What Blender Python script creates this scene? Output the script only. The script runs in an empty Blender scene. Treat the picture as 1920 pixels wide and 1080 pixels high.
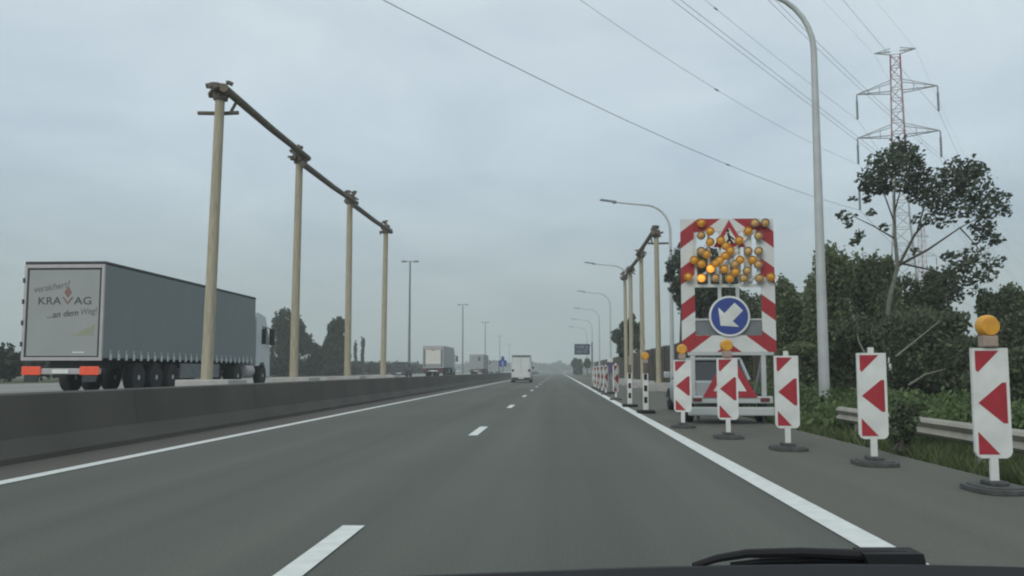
import bpy, bmesh, math, random
import numpy as np
from mathutils import Vector, Matrix
R = math.radians
random.seed(7)
rng = np.random.default_rng(11)
S = bpy.context.scene
C = S.collection

# ------------------------------------------------------------ camera, sky, sun, exposure
F, VPX, HZY, EYE = 1700.0, 1046.0, 695.0, 1.18
PITCH = math.atan((HZY - 540) / F)
YAW = math.atan((VPX - 960) * math.cos(PITCH) / F)
cd = bpy.data.cameras.new('camera')
cam = bpy.data.objects.new('camera', cd)
C.objects.link(cam)
cam.location = (0, 0, EYE)
cam.rotation_euler = (math.pi / 2 + PITCH, 0, YAW)
cd.sensor_width = 36
cd.lens = 36 * F / 1920
cd.clip_start = 0.05
cd.clip_end = 6000
S.camera = cam
S.view_settings.view_transform = 'Standard'
S.view_settings.look = 'None'
S.view_settings.exposure = 0.0
S.view_settings.gamma = 1
S.render.resolution_x, S.render.resolution_y = 1024, 576
S.cycles.pixel_filter_type = 'BLACKMAN_HARRIS'
S.cycles.filter_width = 2.1              # the soft picture of a phone video
S.cycles.volume_bounces = 1
S.cycles.max_bounces = 6
S.cycles.transparent_max_bounces = 12

SUN_EL, SUN_AZ = 34, 205            # azimuth clockwise from +Y: behind, to the left
W = bpy.data.worlds.new('World')
S.world = W
W.use_nodes = True
nt = W.node_tree
nt.nodes.clear()
def N(tree, t, **kw):
    n = tree.nodes.new(t)
    for k, v in kw.items():
        setattr(n, k, v)
    return n
def L(tree, a, b): tree.links.new(a, b)
wo = N(nt, 'ShaderNodeOutputWorld')
sky = N(nt, 'ShaderNodeTexSky', sky_type='NISHITA', sun_disc=False)
sky.sun_elevation = R(SUN_EL)
sky.sun_rotation = R(SUN_AZ)
sky.air_density, sky.dust_density = 1.3, 3.0
bg1 = N(nt, 'ShaderNodeBackground')
bg1.inputs['Strength'].default_value = 0.08
L(nt, sky.outputs[0], bg1.inputs['Color'])
tc = N(nt, 'ShaderNodeTexCoord')
sx = N(nt, 'ShaderNodeSeparateXYZ')
L(nt, tc.outputs['Generated'], sx.inputs[0])
ramp = N(nt, 'ShaderNodeValToRGB')                      # overcast veil: greyer towards the horizon
e = ramp.color_ramp.elements
e[0].position, e[0].color = 0.0, (0.30, 0.37, 0.36, 1)
e[1].position, e[1].color = 0.42, (0.71, 0.81, 0.88, 1)
k = e.new(0.10); k.color = (0.465, 0.572, 0.63, 1)
k = e.new(0.22); k.color = (0.585, 0.715, 0.835, 1)
L(nt, sx.outputs['Z'], ramp.inputs[0])
zc = N(nt, 'ShaderNodeMath', operation='ADD'); zc.inputs[1].default_value = 0.18
L(nt, sx.outputs['Z'], zc.inputs[0])
dv = N(nt, 'ShaderNodeVectorMath', operation='DIVIDE')
cz = N(nt, 'ShaderNodeCombineXYZ')
for i in range(3): L(nt, zc.outputs[0], cz.inputs[i])
L(nt, tc.outputs['Generated'], dv.inputs[0]); L(nt, cz.outputs[0], dv.inputs[1])
mp = N(nt, 'ShaderNodeMapping'); mp.inputs['Scale'].default_value = (1.0, 0.8, 0.0)
L(nt, dv.outputs[0], mp.inputs[0])
ns = N(nt, 'ShaderNodeTexNoise'); ns.inputs['Scale'].default_value = 1.7; ns.inputs['Detail'].default_value = 6; ns.inputs['Roughness'].default_value = 0.55; ns.inputs['Distortion'].default_value = 0.4
L(nt, mp.outputs[0], ns.inputs['Vector'])
cr = N(nt, 'ShaderNodeValToRGB')
e = cr.color_ramp.elements
e[0].position, e[0].color = 0.30, (0.83, 0.855, 0.885, 1)
e[1].position, e[1].color = 0.70, (1.17, 1.135, 1.095, 1)
L(nt, ns.outputs[0], cr.inputs[0])
mu = N(nt, 'ShaderNodeMix', data_type='RGBA', blend_type='MULTIPLY'); mu.inputs[0].default_value = 1
L(nt, ramp.outputs[0], mu.inputs[6]); L(nt, cr.outputs[0], mu.inputs[7])
bg2 = N(nt, 'ShaderNodeBackground'); bg2.inputs['Strength'].default_value = 1.0
L(nt, mu.outputs[2], bg2.inputs['Color'])
ms = N(nt, 'ShaderNodeMixShader'); ms.inputs[0].default_value = 0.93
L(nt, bg1.outputs[0], ms.inputs[1]); L(nt, bg2.outputs[0], ms.inputs[2])
L(nt, ms.outputs[0], wo.inputs[0])

sd = bpy.data.lights.new('sun', 'SUN')
sd.energy, sd.angle, sd.color = 1.25, R(30), (1.0, 0.96, 0.9)
so = bpy.data.objects.new('sun', sd)
C.objects.link(so)
a = R(SUN_AZ); el = R(SUN_EL)
sv = Vector((math.sin(a) * math.cos(el), math.cos(a) * math.cos(el), math.sin(el)))
so.rotation_euler = sv.to_track_quat('Z', 'Y').to_euler()
so.location = sv * 50

# ------------------------------------------------------------ where a ray of the photograph meets a depth or a height
RM = cam.rotation_euler.to_matrix()
def ray(px, py): return RM @ Vector(((px - 960) / F, (540 - py) / F, -1))
def at(px, py, Y):
    d = ray(px, py); return Vector((0, 0, EYE)) + d * (Y / d.y)
def ground(px, py, z=0.0):
    d = ray(px, py); return Vector((0, 0, EYE)) + d * ((z - EYE) / d.z)

# ------------------------------------------------------------ materials
def mat(name, col, rough=0.6, var=0.12, scale=3.0, metal=0.0, spec=0.4, col2=None, bump=0.0, stretch=(1, 1, 1), emit=None, estr=0.0, detail=5):
    m = bpy.data.materials.new(name); m.use_nodes = True
    t = m.node_tree; p = t.nodes['Principled BSDF']
    p.inputs['Roughness'].default_value = rough
    p.inputs['Metallic'].default_value = metal
    p.inputs['Specular IOR Level'].default_value = spec
    c = N(t, 'ShaderNodeTexCoord'); mpn = N(t, 'ShaderNodeMapping'); mpn.inputs['Scale'].default_value = stretch
    L(t, c.outputs['Object'], mpn.inputs[0])
    n = N(t, 'ShaderNodeTexNoise'); n.inputs['Scale'].default_value = scale; n.inputs['Detail'].default_value = detail
    L(t, mpn.outputs[0], n.inputs['Vector'])
    r = N(t, 'ShaderNodeValToRGB')
    e = r.color_ramp.elements
    e[0].position, e[1].position = 0.3, 0.7
    c2 = col2 or tuple(x * (1 + var) for x in col)
    e[0].color = tuple(x * (1 - var) for x in col) + (1,)
    e[1].color = tuple(min(x, 1) for x in c2) + (1,)
    L(t, n.outputs[0], r.inputs[0]); L(t, r.outputs[0], p.inputs['Base Color'])
    if bump:
        b = N(t, 'ShaderNodeBump'); b.inputs['Strength'].default_value = bump
        L(t, n.outputs[0], b.inputs['Height']); L(t, b.outputs[0], p.inputs['Normal'])
    if emit:
        p.inputs['Emission Color'].default_value = emit + (1,); p.inputs['Emission Strength'].default_value = estr
    return m

def asphalt(name, base, tint=0.16):
    m = mat(name, base, 0.85, 0.10, 0.10, spec=0.25)
    t = m.node_tree; p = t.nodes['Principled BSDF']
    src = p.inputs['Base Color'].links[0].from_socket
    c = t.nodes['Texture Coordinate']
    n2 = N(t, 'ShaderNodeTexNoise'); n2.inputs['Scale'].default_value = 55; n2.inputs['Detail'].default_value = 3
    L(t, c.outputs['Object'], n2.inputs['Vector'])
    m3 = N(t, 'ShaderNodeMapping'); m3.inputs['Scale'].default_value = (1.1, 0.02, 1)   # wear along the lanes
    L(t, c.outputs['Object'], m3.inputs[0])
    n3 = N(t, 'ShaderNodeTexNoise'); n3.inputs['Scale'].default_value = 1.0; n3.inputs['Detail'].default_value = 4
    L(t, m3.outputs[0], n3.inputs['Vector'])
    ad = N(t, 'ShaderNodeMath', operation='ADD'); L(t, n2.outputs[0], ad.inputs[0]); L(t, n3.outputs[0], ad.inputs[1])
    mr = N(t, 'ShaderNodeMapRange'); mr.inputs[1].default_value = 0.6; mr.inputs[2].default_value = 1.4
    mr.inputs[3].default_value = 1 - tint; mr.inputs[4].default_value = 1 + tint
    L(t, ad.outputs[0], mr.inputs[0])
    x = N(t, 'ShaderNodeVectorMath', operation='SCALE'); L(t, src, x.inputs[0]); L(t, mr.outputs[0], x.inputs['Scale'])
    L(t, x.outputs[0], p.inputs['Base Color'])
    b = N(t, 'ShaderNodeBump'); b.inputs['Strength'].default_value = 0.25; b.inputs['Distance'].default_value = 0.01
    L(t, n2.outputs[0], b.inputs['Height']); L(t, b.outputs[0], p.inputs['Normal'])
    return m

def leafmat(name, lo, hi):
    m = bpy.data.materials.new(name); m.use_nodes = True
    t = m.node_tree; p = t.nodes['Principled BSDF']; o = t.nodes['Material Output']
    g = N(t, 'ShaderNodeNewGeometry')
    r = N(t, 'ShaderNodeValToRGB'); e = r.color_ramp.elements
    e[0].color = lo + (1,); e[1].color = hi + (1,)
    L(t, g.outputs['Random Per Island'], r.inputs[0]); L(t, r.outputs[0], p.inputs['Base Color'])
    p.inputs['Roughness'].default_value = 0.55; p.inputs['Specular IOR Level'].default_value = 0.25
    tr = N(t, 'ShaderNodeBsdfTranslucent'); L(t, r.outputs[0], tr.inputs[0])
    mx = N(t, 'ShaderNodeMixShader'); mx.inputs[0].default_value = 0.35
    L(t, p.outputs[0], mx.inputs[1]); L(t, tr.outputs[0], mx.inputs[2]); L(t, mx.outputs[0], o.inputs[0])
    return m

def chevron(name, period, slope, phase, duty, red=(0.33, 0.022, 0.03), white=(0.62, 0.64, 0.62)):
    """slanted red and white bands, mirrored about the middle of the board"""
    m = bpy.data.materials.new(name); m.use_nodes = True
    t = m.node_tree; p = t.nodes['Principled BSDF']; p.inputs['Roughness'].default_value = 0.5
    c = N(t, 'ShaderNodeTexCoord'); s = N(t, 'ShaderNodeSeparateXYZ'); L(t, c.outputs['Object'], s.inputs[0])
    ab = N(t, 'ShaderNodeMath', operation='ABSOLUTE'); L(t, s.outputs[0], ab.inputs[0])
    ma = N(t, 'ShaderNodeMath', operation='MULTIPLY_ADD'); L(t, ab.outputs[0], ma.inputs[0]); ma.inputs[1].default_value = slope; L(t, s.outputs[2], ma.inputs[2])
    a1 = N(t, 'ShaderNodeMath', operation='MULTIPLY_ADD'); L(t, ma.outputs[0], a1.inputs[0]); a1.inputs[1].default_value = 1 / period; a1.inputs[2].default_value = phase
    fr = N(t, 'ShaderNodeMath', operation='FRACT'); L(t, a1.outputs[0], fr.inputs[0])
    lt = N(t, 'ShaderNodeMath', operation='LESS_THAN'); L(t, fr.outputs[0], lt.inputs[0]); lt.inputs[1].default_value = duty
    nz = N(t, 'ShaderNodeTexNoise'); nz.inputs['Scale'].default_value = 4; nz.inputs['Detail'].default_value = 5; L(t, c.outputs['Object'], nz.inputs['Vector'])
    mr = N(t, 'ShaderNodeMapRange'); mr.inputs[3].default_value = 0.82; mr.inputs[4].default_value = 1.15; L(t, nz.outputs[0], mr.inputs[0])
    mx = N(t, 'ShaderNodeMix', data_type='RGBA'); mx.inputs[6].default_value = white + (1,); mx.inputs[7].default_value = red + (1,)
    L(t, lt.outputs[0], mx.inputs[0])
    sc = N(t, 'ShaderNodeVectorMath', operation='SCALE'); L(t, mx.outputs[2], sc.inputs[0]); L(t, mr.outputs[0], sc.inputs['Scale'])
    L(t, sc.outputs[0], p.inputs['Base Color'])
    return m

M = {
 'road': asphalt('asphalt', (0.100, 0.108, 0.091), .36),
 'shoulder': asphalt('shoulder asphalt', (0.115, 0.114, 0.095), .3),
 'far_road': asphalt('road with painted sheen', (0.25, 0.25, 0.23), 0.08),  # asphalt's brightness at a grazing view is put into this pale colour
 'gutter': asphalt('dusty gutter', (0.108, 0.102, 0.088), 0.2),
 'paint': mat('road paint', (0.66, 0.68, 0.645), 0.6, 0.10, 7.0, detail=8),
 'soil': mat('rough ground', (0.06, 0.075, 0.035), 0.95, 0.35, 0.8, col2=(0.10, 0.11, 0.06)),
 'barrier': mat('dirty concrete', (0.085, 0.08, 0.068), 0.9, 0.20, 1.0, bump=0.03, stretch=(1, .45, .5), detail=8),
 'concrete': mat('pale concrete', (0.40, 0.39, 0.37), 0.9, 0.15, 3),
 'wood': mat('raw timber', (0.38, 0.34, 0.25), 0.85, 0.22, 4, stretch=(6, 6, 0.5)),
 'wood_dark': mat('wet timber', (0.14, 0.12, 0.09), 0.85, 0.25, 4),
 'rope': mat('lashing', (0.13, 0.11, 0.09), 0.9, 0.3, 12),
 'steel': mat('galvanised steel', (0.46, 0.49, 0.48), 0.55, 0.10, 2, metal=0.1),
 'steel_dark': mat('dull grey steel', (0.17, 0.19, 0.20), 0.6, 0.15, 3, metal=0.2),
 'rail': mat('weathered guard rail', (0.31, 0.295, 0.25), 0.6, 0.15, 3),
 'white': mat('white sheeting', (0.66, 0.68, 0.65), 0.5, 0.15, 3, detail=8),
 'red': mat('red sheeting', (0.36, 0.03, 0.042), 0.5, 0.15, 5),
 'dark_red': mat('dark red lamp lens', (0.13, 0.03, 0.03), 0.4, 0.1, 5),
 'blue': mat('blue sheeting', (0.035, 0.065, 0.26), 0.5, 0.1, 5),
 'violet': mat('faded violet sheeting', (0.10, 0.08, 0.15), 0.5, 0.1, 5),
 'navy': mat('navy display', (0.022, 0.035, 0.085), 0.5, 0.1, 2),
 'black': mat('black plastic', (0.010, 0.010, 0.011), 0.75, 0.2, 6),
 'rubber': mat('recycled rubber foot', (0.075, 0.077, 0.074), 0.9, 0.3, 9),
 'tyre': mat('tyre', (0.02, 0.02, 0.021), 0.85, 0.2, 8),
 'lamp_body': mat('lamp housing painted as lit', (0.34, 0.27, 0.22), 0.6, 0.15, 8),  # lit look of the housing is put into this pale pinkish colour
 'amber': mat('amber lens', (0.70, 0.34, 0.045), 0.5, 0.2, 8),
 'amber_dim': mat('dusty amber lens', (0.56, 0.34, 0.12), 0.45, 0.2, 8),
 'amber_lit': mat('lit amber lens', (0.8, 0.4, 0.05), 0.3, 0.1, 8, emit=(1.0, 0.52, 0.08), estr=0.7),
 'tail': mat('tail lamp lens', (0.55, 0.06, 0.03), 0.35, 0.1, 8, emit=(1.0, 0.16, 0.07), estr=0.20),
 'curtain': mat('grey trailer curtain', (0.185, 0.215, 0.215), 0.6, 0.03, 1.2, stretch=(1, 2, 0.4)),
 'door': mat('grey trailer door', (0.30, 0.32, 0.315), 0.5, 0.05, 1.0),
 'alu': mat('aluminium trim', (0.42, 0.40, 0.405), 0.5, 0.08, 3, metal=0.2),
 'dark': mat('dark trim', (0.035, 0.04, 0.043), 0.6, 0.2, 4),
 'cab': mat('pale cab paint', (0.52, 0.56, 0.57), 0.35, 0.04, 1),
 'van': mat('white van paint', (0.60, 0.63, 0.62), 0.35, 0.07, 1.3),
 'greybox': mat('grey trailer wall', (0.27, 0.29, 0.285), 0.5, 0.06, 1),
 'cream': mat('cream roller door', (0.60, 0.59, 0.54), 0.5, 0.05, 2),
 'silver': mat('silver car paint', (0.42, 0.45, 0.46), 0.3, 0.05, 2, metal=0.3),
 'darkcar': mat('dark car paint', (0.06, 0.07, 0.08), 0.3, 0.1, 2),
 'glass': mat('dark vehicle glass', (0.025, 0.03, 0.033), 0.12, 0.1, 1, spec=0.6),
 'bark': mat('pale bark', (0.155, 0.16, 0.125), 0.9, 0.35, 5, stretch=(3, 3, 1)),
 'bark_dark': mat('dark bark', (0.075, 0.068, 0.055), 0.9, 0.3, 5),
 'fence': mat('brown timber noise wall', (0.062, 0.047, 0.036), 0.9, 0.35, 1.2, stretch=(1, 5, 0.15), col2=(0.085, 0.075, 0.05)),
 'pylon_red': mat('red pylon paint', (0.26, 0.06, 0.06), 0.6, 0.1, 1),
 'pylon_pink': mat('faded pylon paint', (0.34, 0.21, 0.20), 0.6, 0.1, 1),
 'pylon_grey': mat('grey pylon steel', (0.33, 0.34, 0.34), 0.6, 0.1, 1),
 'cable': mat('power cable', (0.24, 0.25, 0.26), 0.6, 0.1, 1),
 'ink': mat('dark lettering', (0.05, 0.055, 0.055), 0.6, 0.1, 3),
 'ink_grey': mat('grey lettering', (0.15, 0.16, 0.16), 0.6, 0.1, 3),
 'logo': mat('brownish red logo', (0.22, 0.12, 0.11), 0.6, 0.1, 3),
 'olive': mat('olive sticker', (0.27, 0.285, 0.21), 0.6, 0.1, 3),
 'leaf_dark': leafmat('dark leaves', (0.048, 0.066, 0.036), (0.15, 0.185, 0.10)),
 'leaf_mid': leafmat('green leaves', (0.07, 0.10, 0.046), (0.215, 0.255, 0.13)),
 'leaf_tall': leafmat('blown leaves', (0.028, 0.042, 0.028), (0.11, 0.138, 0.085)),
 'leaf_hedge': leafmat('hedge leaves', (0.014, 0.02, 0.013), (0.05, 0.062, 0.04)),
 'leaf_far': leafmat('far leaves', (0.028, 0.05, 0.03), (0.07, 0.10, 0.055)),
 'weeds': leafmat('weeds', (0.06, 0.105, 0.035), (0.16, 0.215, 0.09)),
 'grass': leafmat('grass blades', (0.055, 0.085, 0.030), (0.145, 0.17, 0.075)),
}

# ------------------------------------------------------------ mesh builder
class MB:
    def __init__(s): s.v, s.f, s.m = [], [], []
    def add(s, vs, fs, mi=0):
        o = len(s.v); s.v += [tuple(v) for v in vs]
        s.f += [tuple(i + o for i in f) for f in fs]; s.m += [mi] * len(fs)
        return s
    def box(s, x0, x1, y0, y1, z0, z1, mi=0):
        return s.add([(x0, y0, z0), (x1, y0, z0), (x1, y1, z0), (x0, y1, z0), (x0, y0, z1), (x1, y0, z1), (x1, y1, z1), (x0, y1, z1)],
                     [(0, 3, 2, 1), (4, 5, 6, 7), (0, 1, 5, 4), (1, 2, 6, 5), (2, 3, 7, 6), (3, 0, 4, 7)], mi)
    def bbox(s, x0, x1, y0, y1, z0, z1, b=0.02, mi=0):
        """box with bevelled edges"""
        bm = bmesh.new(); bmesh.ops.create_cube(bm, size=1)
        bmesh.ops.scale(bm, vec=(x1 - x0, y1 - y0, z1 - z0), verts=bm.verts)
        bmesh.ops.translate(bm, vec=((x0 + x1) / 2, (y0 + y1) / 2, (z0 + z1) / 2), verts=bm.verts)
        bmesh.ops.bevel(bm, geom=bm.edges[:], offset=b, segments=2, affect='EDGES', profile=0.6)
        return s.bm(bm, mi)
    def bm(s, bm, mi=0):
        bm.verts.index_update()
        s.add([v.co[:] for v in bm.verts], [[v.index for v in f.verts] for f in bm.faces], mi); bm.free(); return s
    def prism(s, pts, axis, a, b, mi=0):
        """closed outline pts (2D) pushed along axis from a to b"""
        n = len(pts)
        def P(p, t):
            return {'x': (t, p[0], p[1]), 'y': (p[0], t, p[1]), 'z': (p[0], p[1], t)}[axis]
        vs = [P(p, a) for p in pts] + [P(p, b) for p in pts]
        fs = [tuple(range(n))[::-1], tuple(range(n, 2 * n))] + [(i, (i + 1) % n, n + (i + 1) % n, n + i) for i in range(n)]
        return s.add(vs, fs, mi)
    def tube(s, pts, rad, seg=8, mi=0, cap=True):
        pts = [Vector(p) for p in pts]; n = len(pts)
        if not hasattr(rad, '__len__'): rad = [rad] * n
        o = len(s.v); up = None
        for i, p in enumerate(pts):
            d = (pts[min(i + 1, n - 1)] - pts[max(i - 1, 0)]).normalized()
            if up is None: up = Vector((1, 0, 0)) if abs(d.x) < 0.9 else Vector((0, 1, 0))
            u = (up - d * up.dot(d)).normalized(); w = d.cross(u); up = u
            for k in range(seg):
                t = 2 * math.pi * k / seg
                s.v.append(tuple(p + (u * math.cos(t) + w * math.sin(t)) * rad[i]))
        for i in range(n - 1):
            for k in range(seg):
                k2 = (k + 1) % seg
                s.f.append((o + i * seg + k, o + i * seg + k2, o + (i + 1) * seg + k2, o + (i + 1) * seg + k)); s.m.append(mi)
        if cap:
            s.f.append(tuple(o + k for k in range(seg))[::-1]); s.m.append(mi)
            s.f.append(tuple(o + (n - 1) * seg + k for k in range(seg))); s.m.append(mi)
        return s
    def lathe(s, prof, c=(0, 0, 0), seg=16, axis='z', mi=0):
        o = len(s.v); c = Vector(c)
        for r, h in prof:
            for k in range(seg):
                t = 2 * math.pi * k / seg; x, y = r * math.cos(t), r * math.sin(t)
                q = {'z': (x, y, h), 'y': (x, h, y), 'x': (h, x, y)}[axis]
                s.v.append(tuple(c + Vector(q)))
        for i in range(len(prof) - 1):
            for k in range(seg):
                k2 = (k + 1) % seg
                s.f.append((o + i * seg + k, o + i * seg + k2, o + (i + 1) * seg + k2, o + (i + 1) * seg + k)); s.m.append(mi)
        s.f.append(tuple(o + k for k in range(seg))); s.m.append(mi)
        s.f.append(tuple(o + (len(prof) - 1) * seg + k for k in range(seg))); s.m.append(mi)
        return s
    def build(s, name, mats, parent=None, smooth=False):
        me = bpy.data.meshes.new(name); me.from_pydata(s.v, [], s.f)
        if not isinstance(mats, (list, tuple)): mats = [mats]
        for m in mats: me.materials.append(m)
        if len(mats) > 1: me.polygons.foreach_set('material_index', s.m)
        bm = bmesh.new(); bm.from_mesh(me); bmesh.ops.recalc_face_normals(bm, faces=bm.faces); bm.to_mesh(me); bm.free()
        if smooth:
            me.polygons.foreach_set('use_smooth', [True] * len(me.polygons))
            try: me.set_sharp_from_angle(angle=R(40))
            except Exception: pass
        o = bpy.data.objects.new(name, me); C.objects.link(o)
        if parent: o.parent = parent
        return o

def tag(o, label, cat, group=None):
    o['label'] = label; o['category'] = cat
    if group: o['group'] = group
    return o
def thing(name, label, cat, loc=(0, 0, 0), rz=0, group=None):
    o = bpy.data.objects.new(name, None); C.objects.link(o); o.empty_display_size = 0.2
    o.location = loc; o.rotation_euler = (0, 0, rz)
    return tag(o, label, cat, group)
def struct(o, kind='structure'): o['kind'] = kind; return o
KIDS = {}
def kids(o): return [c for c in C.objects if c.parent == o]
def dup(o, loc=None, label=None, parent=None, rz=None):
    c = o.copy(); C.objects.link(c)
    if parent: c.parent = parent
    if loc is not None: c.location = loc
    if label: c['label'] = label
    if rz is not None: c.rotation_euler = (0, 0, rz)
    for ch in kids(o): dup(ch, parent=c)
    return c
def text(body, size, m, parent, loc, name='lettering', rot=(math.pi / 2, 0, 0), shear=0.0, width=None):
    cu = bpy.data.curves.new('t', 'FONT'); cu.body = body; cu.size = size; cu.align_x = 'CENTER'; cu.align_y = 'CENTER'; cu.extrude = 0.003; cu.shear = shear
    to = bpy.data.objects.new('t', cu); C.objects.link(to)
    dg = bpy.context.evaluated_depsgraph_get()
    me = bpy.data.meshes.new_from_object(to.evaluated_get(dg))
    C.objects.unlink(to); bpy.data.objects.remove(to); bpy.data.curves.remove(cu)
    me.materials.clear(); me.materials.append(m)
    o = bpy.data.objects.new(name, me); C.objects.link(o); o.parent = parent; o.location = loc; o.rotation_euler = rot
    if width:
        xs = [v.co.x for v in me.vertices]; k = width / (max(xs) - min(xs))
        for v in me.vertices: v.co.x *= k
    return o

# ------------------------------------------------------------ ground and roads
XL, XR = -5.86, 2.13
def sheet(name, pts, z, m):
    b = MB().add([(x, y, z) for x, y in pts], [tuple(range(len(pts)))])
    return struct(b.build(name, m))
YF = 1500
sheet('ground', [(-900, -250), (900, -250), (900, 1700), (-900, 1700)], -0.45, M['soil'])
b = MB().box(-6.0 - 1.2, 2.5, -40, YF, -0.4, 0.0); struct(b.build('main_road', M['road']))
sheet('gutter', [(-6.95, -40), (-6.0, -40), (-6.0, YF), (-6.95, YF)], 0.004, M['gutter'])
sheet('hard_shoulder', [(2.20, -40), (4.75, -40), (4.75, 33), (8.4, 40), (8.4, 150), (4.9, 165), (4.9, YF), (2.20, YF)], 0.004, M['shoulder'])
b = MB()
for (xc, w) in ((XL, 0.20), (XR, 0.24)):
    n = 60
    ys = [-10 + (YF + 10) * (i / n) ** 2 for i in range(n + 1)]
    for i in range(n):
        b.add([(xc - w / 2, ys[i], 0.008), (xc + w / 2, ys[i], 0.008), (xc + w / 2, ys[i + 1], 0.008), (xc - w / 2, ys[i + 1], 0.008)], [(0, 1, 2, 3)])
struct(b.build('edge_lines', M['paint']))
b = MB()
y0 = 2006 / 288 - 2.6
for i in range(-1, 40):
    y = y0 + 12.25 * i
    b.add([(-1.64, y, 0.008), (-1.47, y, 0.008), (-1.47, y + 2.6, 0.008), (-1.64, y + 2.6, 0.008)], [(0, 1, 2, 3)])
struct(b.build('lane_dashes', M['paint']))
FZ = 0.45                                                # the other carriageway lies a little higher
b = MB().box(-30, -7.62, -40, YF, -0.4, FZ); struct(b.build('far_road', M['far_road']))
b = MB()
for xc in (-12.2, -16.6, -20.6):
    n = 1 if xc != -16.6 else 60
    for i in range(n):
        ya, yb = (-40, YF) if n == 1 else (-38 + 12.5 * i, -35 + 12.5 * i)
        b.add([(xc - .08, ya, FZ + .004), (xc + .08, ya, FZ + .004), (xc + .08, yb, FZ + .004), (xc - .08, yb, FZ + .004)], [(0, 1, 2, 3)])
struct(b.build('far_road_lines', M['paint']))
def strip(name, prof, ya, yb, m, n=1):
    b = MB(); ys = [ya + (yb - ya) * i / n for i in range(n + 1)]
    vs = [(x, y, z) for y in ys for x, z in prof]; k = len(prof)
    b.add(vs, [(j * k + i, j * k + i + 1, (j + 1) * k + i + 1, (j + 1) * k + i) for j in range(n) for i in range(k - 1)])
    return struct(b.build(name, m, smooth=True))
VP = [(4.7, -0.02), (5.2, -0.10), (6.0, -0.16), (8.0, 0.02), (11, 0.15), (16, 0.2), (60, 0.2), (90, -0.42)]
strip('verge', VP, -40, 42, M['soil'])
strip('far_verge', [(4.8, -0.08), (8.3, -0.04), (8.5, 0.0), (12, 0.1), (60, 0.2), (90, -0.42)], 42, 900, M['soil'])
strip('left_verge', [(-90, -0.42), (-60, 0.3), (-36, 0.4), (-30, FZ - 0.03)], -40, 900, M['soil'])

# ------------------------------------------------------------ concrete barrier between the carriageways
prof = [(-7.55, 0), (-6.86, 0), (-6.86, 0.08), (-7.02, 0.30), (-7.12, 0.86), (-7.16, 0.88), (-7.34, 0.88), (-7.38, 0.86), (-7.48, 0.30), (-7.6, 0.08), (-7.6, 0)]
prof = prof[:1] + prof[1:-2] + [(-7.6, 0.08), (-7.6, 0.0)]
b = MB()
b.prism(prof[1:], 'y', -30, 330)
for y in np.arange(-27, 330, 6.0):
    b.prism([(-6.9, 0.085), (-7.018, 0.30), (-7.118, 0.862), (-7.13, 0.862), (-7.04, 0.30), (-6.93, .085)], 'y', y - .012, y + .012, 1)
tag(b.build('concrete_barrier', [M['barrier'], M['dark']]), 'long low dark grey concrete safety barrier along the left edge line of the road', 'barrier')

# ------------------------------------------------------------ guard rail on the right verge
gr = thing('guard_rail', 'weathered steel guard rail in the grass behind the striped panels', 'guard rail', (5.75, 0, 0))
b = MB()
pr = [(0, 0.15), (-0.05, 0.18), (-0.085, 0.22), (-0.05, 0.27), (-0.02, 0.30), (-0.05, 0.33), (-0.085, 0.38), (-0.05, 0.42), (0, 0.45), (0.008, 0.45), (0.008, 0.15)]
b.prism(pr, 'y', 2, 19.0); b.build('rail_beam', M['rail'], gr)
for y in np.arange(2.5, 19.0, 2.6):
    MB().bbox(0.012, 0.11, y, y + 0.06, -0.3, 0.40, 0.008).build('post', M['rail'], gr)

# ------------------------------------------------------------ timber protection frames
def timber_frame(label, X, zb, ys, H, arm_side, leans):
    t = thing('timber_frame', label, 'timber frame', (X, ys[0], zb), 0, 'timber frames protecting the road under the power lines')
    for i, y in enumerate(ys):
        y -= ys[0]
        lean = leans[i]
        p = MB().tube([(lean, y, 0.02), (lean * .5, y, H * .5), (0, y, H)], [0.165, 0.15, 0.135], 12).build('pole', M['wood'], t, True)
        MB().bbox(-0.75, 0.75, y - 0.75, y + 0.75, 0, 0.48, 0.03).build('concrete_base', M['concrete'], t)
        b = MB()
        for q in range(14):
            c = Vector((random.uniform(-.24, .24), y + random.uniform(-.3, .3), H - 0.10 + random.uniform(-.34, .34)))
            d = Vector((random.uniform(-.4, .4), random.uniform(-.4, .4), random.uniform(-.12, .3)))
            b.tube([c - d * .5, c + d * .1 + Vector((0, 0, .03)), c + d * .5], random.uniform(.04, .075), 6)
        b.lathe([(0.20, -0.35), (0.235, -0.25), (0.22, -0.12), (0.24, 0.0), (0.2, 0.1)], (0, y, H - 0.05), 10)
        b.build('lashing', M['rope'], t)
    for i in range(len(ys) - 1):
        a, c = ys[i] - ys[0], ys[i + 1] - ys[0]
        x = .24 * arm_side; da = .18 if i == 0 else .52; dc = .12 if i < 1 else .3
        MB().tube([(x, a - 0.4, H - da + .02), (x, (a + c) / 2, H - (da + dc) / 2 - .03), (x, c + 0.35, H - dc)], [0.125, 0.12, 0.11], 10).build('beam', M['wood_dark'], t, True)
    MB().tube([(-0.75 * arm_side, 0.25, H - 0.70), (0, 0.26, H - 0.72), (0.45 * arm_side, 0.27, H - 0.70)], 0.06, 8).build('cross_arm', M['wood_dark'], t, True)
    MB().tube([(0.22 * arm_side, 0.2, H - 0.75), (0.22 * arm_side, 0.75, H - 0.2)], 0.05, 6).build('brace', M['wood_dark'], t, True)
    return t
pl = [at(px, 400, Y) for px, Y in ((402, 25.2),)]
XPL = -9.75
def ysfor(X, pxs):
    out = []
    for px in pxs:
        d = ray(px, 560); out.append(X / d.x * d.y)
    return out
timber_frame('tall pale timber pole frame standing left of the barrier beside the big grey trailer truck', XPL, FZ, ysfor(XPL, (402, 556, 653, 722)), 8.95, 1, (-.16, -.05, .02, -.06))
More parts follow.
